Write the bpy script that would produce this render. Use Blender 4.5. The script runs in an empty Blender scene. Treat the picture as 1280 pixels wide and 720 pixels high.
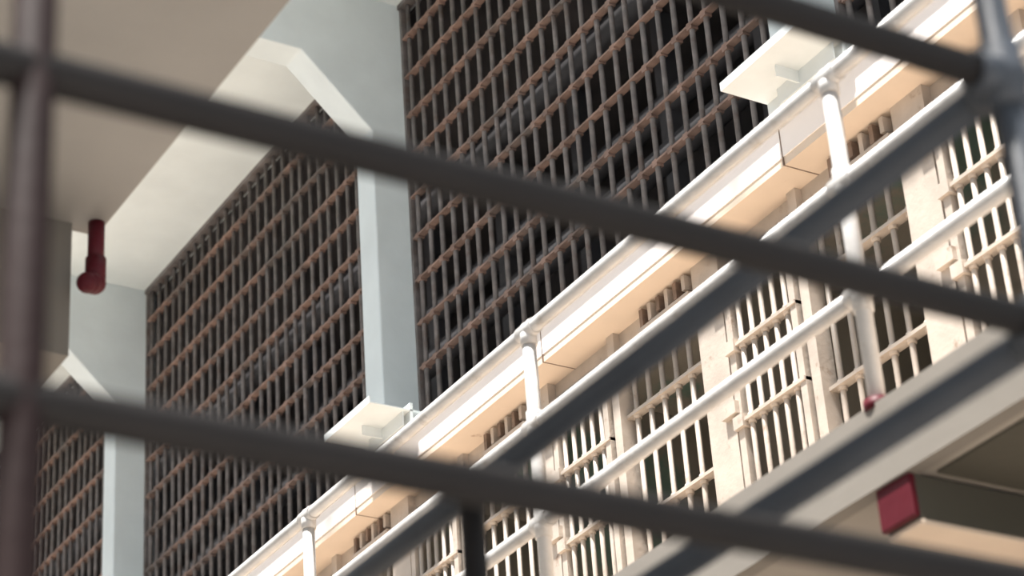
import bpy, bmesh, math, random
from mathutils import Vector, Matrix
random.seed(4)
ZO=1.66   # eye height over the ground floor
# ---------------------------------------------------------------- materials
def mat(name,col,rough=.5,metal=0.0,var=.12,scale=6.0,bump=.15,col2=None,mixscale=3.0,mixlo=.45,mixhi=.6,spec=.5):
    m=bpy.data.materials.new(name); m.use_nodes=True
    nt=m.node_tree; N=nt.nodes; L=nt.links
    b=N['Principled BSDF']; b.inputs['Roughness'].default_value=rough; b.inputs['Metallic'].default_value=metal
    b.inputs['Specular IOR Level'].default_value=spec
    tc=N.new('ShaderNodeTexCoord')
    n=N.new('ShaderNodeTexNoise'); n.inputs['Scale'].default_value=scale; n.inputs['Detail'].default_value=6
    L.new(tc.outputs['Object'],n.inputs['Vector'])
    r=N.new('ShaderNodeValToRGB')
    r.color_ramp.elements[0].position=.3; r.color_ramp.elements[1].position=.7
    r.color_ramp.elements[0].color=[c*(1-var) for c in col]+[1]
    r.color_ramp.elements[1].color=[min(1,c*(1+var)) for c in col]+[1]
    L.new(n.outputs['Fac'],r.inputs['Fac'])
    out=r.outputs['Color']
    if col2:
        n2=N.new('ShaderNodeTexNoise'); n2.inputs['Scale'].default_value=mixscale; n2.inputs['Detail'].default_value=8
        n2.inputs['Roughness'].default_value=.65
        L.new(tc.outputs['Object'],n2.inputs['Vector'])
        r2=N.new('ShaderNodeValToRGB'); r2.color_ramp.elements[0].position=mixlo; r2.color_ramp.elements[1].position=mixhi
        L.new(n2.outputs['Fac'],r2.inputs['Fac'])
        mx=N.new('ShaderNodeMix'); mx.data_type='RGBA'
        L.new(r2.outputs['Color'],mx.inputs[0]); L.new(out,mx.inputs[6]); mx.inputs[7].default_value=list(col2)+[1]
        out=mx.outputs[2]
    L.new(out,b.inputs['Base Color'])
    if bump:
        n3=N.new('ShaderNodeTexNoise'); n3.inputs['Scale'].default_value=scale*6; n3.inputs['Detail'].default_value=4
        L.new(tc.outputs['Object'],n3.inputs['Vector'])
        bp=N.new('ShaderNodeBump'); bp.inputs['Strength'].default_value=bump; bp.inputs['Distance'].default_value=.01
        L.new(n3.outputs['Fac'],bp.inputs['Height']); L.new(bp.outputs['Normal'],b.inputs['Normal'])
    return m
M={}
M['white']=mat('painted_concrete_white',(.82,.88,.88),.6,var=.05,scale=3)
M['column']=mat('painted_concrete_pale_blue',(.69,.755,.77),.55,var=.05,scale=4)
M['fascia']=mat('painted_fascia',(.88,.82,.79),.5,var=.05,scale=3)
M['fascia2']=mat('painted_walkway_edge',(.23,.21,.185),.5,var=.06,scale=3)
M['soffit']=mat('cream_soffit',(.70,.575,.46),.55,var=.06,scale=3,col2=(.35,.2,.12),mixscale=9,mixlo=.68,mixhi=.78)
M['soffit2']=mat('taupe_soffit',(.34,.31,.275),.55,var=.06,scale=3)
M['cream']=mat('cream_paint_bars',(.47,.41,.355),.4,var=.12,scale=9,col2=(.24,.16,.11),mixscale=14,mixlo=.60,mixhi=.76)
M['grime']=mat('worn_brown_metal',(.20,.14,.105),.7,var=.3,scale=20)
M['bar']=mat('old_iron_bar',(.165,.145,.138),.5,metal=.0,var=.35,scale=14,col2=(.12,.085,.07),mixscale=10,mixlo=.5,mixhi=.7)
M['rust']=mat('rusty_flat_bar',(.255,.165,.13),.75,var=.35,scale=9,col2=(.13,.11,.10),mixscale=1.3,mixlo=.48,mixhi=.62)
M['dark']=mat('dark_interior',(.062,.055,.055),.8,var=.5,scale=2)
M['dark2']=mat('dark_pipe',(.085,.082,.088),.6,var=.3,scale=3)
M['rail']=mat('painted_pipe_rail',(.52,.505,.49),.30,var=.10,scale=12,col2=(.32,.28,.24),mixscale=9,mixlo=.58,mixhi=.76,spec=.7)
M['near']=mat('dark_grey_pipe',(.017,.015,.015),.65,var=.1,scale=8,spec=.25)
M['nearblue']=mat('blue_grey_pipe',(.048,.056,.07),.5,var=.1,scale=8,spec=.35)
M['nearred']=mat('brown_red_pipe',(.020,.010,.010),.65,var=.15,scale=8,spec=.2)
M['taupe']=mat('taupe_concrete',(.31,.295,.275),.7,var=.06,scale=3)
M['taupe2']=mat('dark_taupe_beam',(.17,.155,.135),.7,var=.06,scale=3)
M['olive']=mat('olive_steel_and_shade',(.075,.07,.055),.6,var=.1,scale=4)
M['red']=mat('red_paint',(.085,.006,.013),.5,var=.1,scale=6,spec=.25)
M['bracket']=mat('white_steel_sheet',(.70,.745,.75),.45,var=.05,scale=5)
M['cell']=mat('cell_plaster',(.29,.265,.225),.7,var=.12,scale=2,col2=(.16,.24,.20),mixscale=.9,mixlo=.56,mixhi=.62)
M['floor']=mat('polished_concrete',(.42,.38,.34),.35,var=.12,scale=1.5)
M['wall']=mat('hall_wall',(.62,.60,.57),.7,var=.06,scale=1.5)
# ---------------------------------------------------------------- mesh builder
class B:
    def __init__(s): s.bm=bmesh.new(); s.mats=[]
    def mi(s,m):
        if m not in s.mats: s.mats.append(m)
        return s.mats.index(m)
    def box(s,x0,x1,y0,y1,z0,z1,m):
        i=s.mi(m); v=[s.bm.verts.new((x,y,z+ZO)) for x in(x0,x1) for y in(y0,y1) for z in(z0,z1)]
        for f in((0,1,3,2),(4,6,7,5),(0,4,5,1),(2,3,7,6),(0,2,6,4),(1,5,7,3)):
            F=s.bm.faces.new([v[k] for k in f]); F.material_index=i
        return s
    def tube(s,p0,p1,r,m,n=12,r1=None):
        i=s.mi(m); p0=Vector(p0)+Vector((0,0,ZO)); p1=Vector(p1)+Vector((0,0,ZO)); d=p1-p0
        q=d.to_track_quat('Z','Y').to_matrix(); r1=r if r1 is None else r1
        a=[];b=[]
        for k in range(n):
            t=2*math.pi*k/n; o=Vector((math.cos(t),math.sin(t),0))
            a.append(s.bm.verts.new(p0+q@(o*r))); b.append(s.bm.verts.new(p1+q@(o*r1)))
        for k in range(n):
            F=s.bm.faces.new([a[k],a[(k+1)%n],b[(k+1)%n],b[k]]); F.smooth=True; F.material_index=i
        s.bm.faces.new(a[::-1]).material_index=i; s.bm.faces.new(b).material_index=i
        return s
    def ball(s,p,r,m,sc=(1,1,1)):
        i=s.mi(m)
        g=bmesh.ops.create_uvsphere(s.bm,u_segments=16,v_segments=10,radius=r,matrix=Matrix.Translation(Vector(p)+Vector((0,0,ZO)))@Matrix.Diagonal((*sc,1)))
        fs=set(f for v in g['verts'] for f in v.link_faces)
        for f in fs: f.smooth=True; f.material_index=i
        return s
    def prism(s,prof,y0,y1,m):   # profile in XZ, extruded along Y
        i=s.mi(m)
        a=[s.bm.verts.new((x,y0,z+ZO)) for x,z in prof]; b=[s.bm.verts.new((x,y1,z+ZO)) for x,z in prof]
        n=len(prof)
        for k in range(n):
            s.bm.faces.new([a[k],b[k],b[(k+1)%n],a[(k+1)%n]]).material_index=i
        s.bm.faces.new(a).material_index=i; s.bm.faces.new(b[::-1]).material_index=i
        return s
    def done(s,name,bevel=0):
        bmesh.ops.recalc_face_normals(s.bm,faces=s.bm.faces)
        me=bpy.data.meshes.new(name); s.bm.to_mesh(me); s.bm.free()
        for m in s.mats: me.materials.append(M[m])
        o=bpy.data.objects.new(name,me); bpy.context.collection.objects.link(o)
        if bevel:
            md=o.modifiers.new('bevel','BEVEL'); md.width=bevel; md.segments=2; md.limit_method='ANGLE'
        return o
# ---------------------------------------------------------------- layout numbers (z relative to eye)
XS=4.85; XC=5.03; XG=5.215; YA,YB=1.5,23.0
TOP=4.70; WK=2.58; LOW=.46; CEIL=7.5; GR=-ZO
COLY=[2.28,5.68,9.06,12.5,15.9,19.3]
# room
B().box(-6,5.0,-6,YB,GR-.1,GR,'floor').done('floor')
B().box(-6.2,-6,-6,YB,GR,5.5,'wall').done('wall_left')
B().box(-6,9,YB,YB+.2,GR,CEIL,'wall').done('wall_back')
B().box(3.9,9,YA,YB,CEIL,CEIL+.18,'white').done('ceiling')
# upper tier slab
b=B(); b.box(XS,8,YA,YB,4.535,TOP,'fascia')
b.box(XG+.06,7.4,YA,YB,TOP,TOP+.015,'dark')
b.box(XS+.004,XC+.12,YA,YB,4.50,4.5349,'soffit')
b.box(XS-.025,XS+.05,YA,YB,TOP-.03,TOP+.012,'bracket')
y=YA+.8
while y<YB:
    b.box(XS-.0015,XC,y,y+.005,4.4985,TOP-.03,'grime'); y+=1.7
b.done('tier_slab')
# columns with haunches and cantilever beams
for y0 in COLY:
    b=B(); b.prism([(XG+.05,TOP+.005),(5.0,TOP+.005),(5.0,6.66),(4.606,7.05),(3.9,7.05),(3.9,CEIL),(XG+.05,CEIL)],y0,y0+.18,'column')
    b.done('concrete_column',.008)
# upper tier bar grilles
for k in range(len(COLY)):
    ya=COLY[k]+.182; yb=COLY[k+1]-.002 if k<len(COLY)-1 else YB-.01
    b=B(); n=int((yb-ya)/.112); sp=(yb-ya)/n
    ys=[ya+sp*(i+.5)+random.uniform(-.006,.006) for i in range(n)]
    for y in ys:
        b.tube((XG+random.uniform(-.004,.004),y,TOP),(XG,y+random.uniform(-.004,.004),CEIL-.002),.0130,'bar',8)
    z=TOP+.12
    while z<CEIL-.05:
        b.box(XG-.019,XG+.019,ya,yb,z-.0055,z+.0055,'rust')
        for y in ys:
            if random.random()<.9: b.box(XG-.018,XG+.018,y-.0175,y+.0175,z-.014-random.random()*.009,z+.013,'rust')
        z+=.245
    b.box(XG-.03,XG+.03,ya,yb,CEIL-.03,CEIL-.002,'bar')
    b.box(XG-.02,XG+.02,ya,ya+.02,TOP+.001,CEIL-.002,'bar'); b.box(XG-.02,XG+.02,yb-.02,yb,TOP+.001,CEIL-.002,'bar')
    b.done('iron_bar_grille')
# dark upper gallery behind the grille, with its pipes
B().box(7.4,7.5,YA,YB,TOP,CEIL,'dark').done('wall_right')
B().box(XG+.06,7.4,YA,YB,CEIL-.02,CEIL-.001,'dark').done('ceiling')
b=B()
for z,x in((5.3,6.4),(5.75,6.4),(6.3,6.2),(6.9,6.5),(7.2,6.1)):
    b.tube((x,YA+.1,z),(x,YB-.1,z),.07,'dark2',10)
y=YA+1
while y<YB:
    b.box(6.45,6.55,y,y+.08,TOP+.015,CEIL-.03,'dark2'); y+=.85
b.done('service_pipe_rack')
# ---------------------------------------------------------------- cell fronts
def cell_front(zb,zt,name):
    P=1.25; y=5.05-3*P+.1
    while y<YB-P:
        b=B(); x=XC
        b.box(x-.06,x+.02,y-.085,y+.085,zb,zt,'cream')
        for zz in (zb+.3,zb+.75,zb+1.2,zb+1.65):
            b.box(x-.085,x-.06,y-.12,y-.03,zz,zz+.05,'cream')
        yf=y+.69; b.box(x-.05,x+.02,yf-.025,yf+.025,zb,zt,'cream')
        n=6
        for i in range(n):
            yy=y+.085+(yf-.025-y-.085)*(i+.5)/n
            b.tube((x,yy,zb),(x,yy,zt),.0115,'cream',8)
        z=zt-.38
        while z>zb:
            b.box(x-.022,x+.022,y+.08,yf,z-.007,z+.007,'cream')
            for i in range(n):
                yy=y+.085+(yf-.025-y-.085)*(i+.5)/n
                b.tube((x,yy,z-.022),(x,yy,z+.018),.017,'cream',8)
            z-=.45
        ya,yb=yf+.04,y+P-.10; xd=x-.05
        b.box(xd-.015,xd+.015,ya,ya+.035,zb+.03,zt-.1,'cream'); b.box(xd-.015,xd+.015,yb-.035,yb,zb+.03,zt-.1,'cream')
        for i in range(5):
            yy=ya+.035+(yb-ya-.07)*(i+.5)/5
            b.tube((xd,yy,zb+.05),(xd,yy,zt-.12),.011,'cream',8)
        z=zt-.14
        while z>zb:
            b.box(xd-.022,xd+.022,ya,yb,z-.007,z+.007,'cream')
            b.box(xd-.03,xd+.03,yb-.05,yb+.01,z-.025,z+.025,'cream')
            for i in range(5):
                yy=ya+.035+(yb-ya-.07)*(i+.5)/5
                b.tube((xd,yy,z-.02),(xd,yy,z+.018),.016,'cream',8)
            z-=.31
        b.box(x-.02,x+.03,y,y+P,zt-.06,zt,'cream')
        for i in range(6):
            yy=y+.12+i*.06
            b.box(x-.07,x-.02,yy,yy+.022,zt-.075-.012*(i%3),zt-.012,'grime' if i%2 else 'cream')
        b.box(x-.075,x-.02,y+.1,y+.45,zt-.11,zt-.095,'cream')
        b.done(name); y+=P
cell_front(WK,4.50,'cell_front')
cell_front(LOW,2.36,'cell_front')
# cell interiors
for zb,zt in((WK,4.5),(LOW,2.36)):
    b=B(); b.box(7.2,7.3,YA,YB,zb,zt,'cell')
    y=5.05-3*1.25+.1
    while y<YB:
        b.box(XC+.04,7.2,y-.05,y+.05,zb,zt,'cell'); y+=1.25
    b.box(XC+.13,7.2,YA,YB,zt-.01,zt+.02,'cell')
    b.done('wall_cells')
# walkway slabs
def walk(zt,zb):
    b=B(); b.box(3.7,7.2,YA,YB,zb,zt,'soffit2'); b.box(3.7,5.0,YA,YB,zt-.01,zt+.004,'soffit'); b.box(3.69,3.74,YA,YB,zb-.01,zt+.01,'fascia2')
    b.box(3.78,5.0,YA,4.03,zb-.008,zb,'olive')  # added dark sheet, painted shade on the near part of the soffit
    return b.done('walkway_slab')
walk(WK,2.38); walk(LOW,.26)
B().box(XC,XC+.2,YA,YB,GR,.26,'wall').done('wall_block')
# beams under walkway with red ends
y=4.05
while y<YB:
    b=B(); b.box(3.72,XC-.12,y,y+.125,2.25,2.37,'olive'); b.box(3.70,3.72,y-.003,y+.128,2.255,2.37,'red')
    b.box(3.72,XC-.12,y-.002,y+.127,2.235,2.25,'soffit')
    b.done('walkway_beam',.004); y+=3.2
# ---------------------------------------------------------------- tier railing
def railing(zf,name):
    b=B(); x=3.72; r=.0235
    hs=[zf+.345,zf+.68,zf+1.02]
    for h in hs: b.tube((x,YA,h),(x,YB,h),r,'rail',16)
    y=4.14-1.61
    while y<YB:
        b.tube((x,y,zf),(x,y,hs[2]),r*.98,'rail',16)
        b.tube((x,y,zf),(x,y,zf+.03),.038,'red',16)
        for h in hs:
            b.tube((x,y-.045,h),(x,y+.045,h),r*1.2,'rail',16)
            b.tube((x,y,h-.055),(x,y,h+(.0 if h==hs[2] else .045)),r*1.2,'rail',16)
            b.ball((x,y,h),r*1.3,'rail')
        y+=1.61
    b.done(name)
railing(WK,'tier_railing'); railing(LOW,'tier_railing')
# ---------------------------------------------------------------- white steel brackets on slab edge
for y0 in (5.25,8.47,11.8,15.2):
    b=B(); y1=y0+.45
    b.box(4.60,XS+.02,y0,y1,4.75,4.756,'bracket')
    b.box(4.60,4.606,y0,y1,4.756,4.785,'bracket')
    b.box(4.68,XS+.1,y0+.22,y0+.227,4.70,4.87,'bracket')
    b.box(4.78,4.786,y0+.02,y1-.1,4.68,4.75,'bracket')
    b.box(XS-.04,XS-.026,y0,y1,4.66,4.79,'bracket')
    b.done('steel_bracket')
# ---------------------------------------------------------------- near stair landing
Xr=2.2; Yr=2.07; r=.0245; hs=[1.895,1.485,1.085]
b=B()
for i,h in enumerate(hs):
    b.tube((-1.3,Yr,h),(Xr,Yr,h),r,'near',20)
    b.tube((Xr,Yr,h),(Xr,6.0,h),r,'nearblue',20)
    b.ball((Xr,Yr,h),r*1.5,'nearblue'); b.tube((Xr,Yr,h-.055),(Xr,Yr,h+.055),r*1.25,'nearblue',18)
    b.tube((Xr-.06,Yr,h),(Xr,Yr,h),r*1.25,'nearblue',18); b.tube((Xr,Yr,h),(Xr,Yr+.06,h),r*1.25,'nearblue',18)
b.tube((Xr,Yr,GR),(Xr,Yr,3.55),r,'nearblue',20)
b.tube((.726,Yr,GR),(.726,Yr,3.55),r,'nearred',20)
b.tube((-.75,Yr,GR),(-.75,Yr,3.55),r,'nearred',20)
for yy in (3.65,5.23): b.tube((Xr,yy,GR),(Xr,yy,hs[0]),r,'near',20)
b.done('landing_railing')
B().box(-1.3,2.15,2.12,5.8,.55,.68,'taupe').done('stair_landing',.01)
b=B(); b.box(-1.3,2.2,1.9,5.67,3.55,3.72,'taupe')
for yy in (2.9,3.9,4.9): b.box(-1.3,2.2,yy,yy+.008,3.548,3.55,'taupe2')
b.box(-1.3,2.11,5.63,5.95,3.12,3.72,'taupe2')
b.done('stair_landing',.02)
b=B(); b.tube((2.172,5.6,3.549),(2.172,5.6,3.40),.024,'red',16)
b.tube((2.172,5.6,3.43),(2.172,5.6,3.35),.030,'red',16).ball((2.17,5.6,3.35),.033,'red').tube((2.17,5.6,3.35),(2.14,5.58,3.335),.031,'red',16).ball((2.14,5.58,3.335),.031,'red')
b.done('red_pipe')
# ---------------------------------------------------------------- light
w=bpy.data.worlds.new('World'); bpy.context.scene.world=w; w.use_nodes=True
bg=w.node_tree.nodes['Background']; bg.inputs[0].default_value=(.85,.93,1,1); bg.inputs[1].default_value=.88
s=bpy.data.lights.new('sun','SUN'); s.energy=13.5; s.angle=math.radians(4); s.color=(1,.955,.90)
so=bpy.data.objects.new('sun',s); bpy.context.collection.objects.link(so)
d=Vector((1,.25,-2.75)); so.rotation_euler=(-d).to_track_quat('Z','Y').to_euler(); so.location=(0,0,14)
# ---------------------------------------------------------------- camera
f=2975
d1=Vector((-2040,-1790,-f)).normalized(); up=Vector((-400,5400,-f)); up=(up-d1*up.dot(d1)).normalized(); ac=d1.cross(up)
R=Matrix((ac,d1,up))
cd=bpy.data.cameras.new('cam'); cd.sensor_width=36; cd.lens=f/1280*36; cd.clip_start=.05
cd.dof.use_dof=True; cd.dof.focus_distance=9.5; cd.dof.aperture_fstop=2.8
co=bpy.data.objects.new('camera',cd); bpy.context.collection.objects.link(co)
co.matrix_world=Matrix.Translation((0,0,ZO))@R.to_4x4()
bpy.context.scene.camera=co
bpy.context.scene.view_settings.view_transform='Standard'
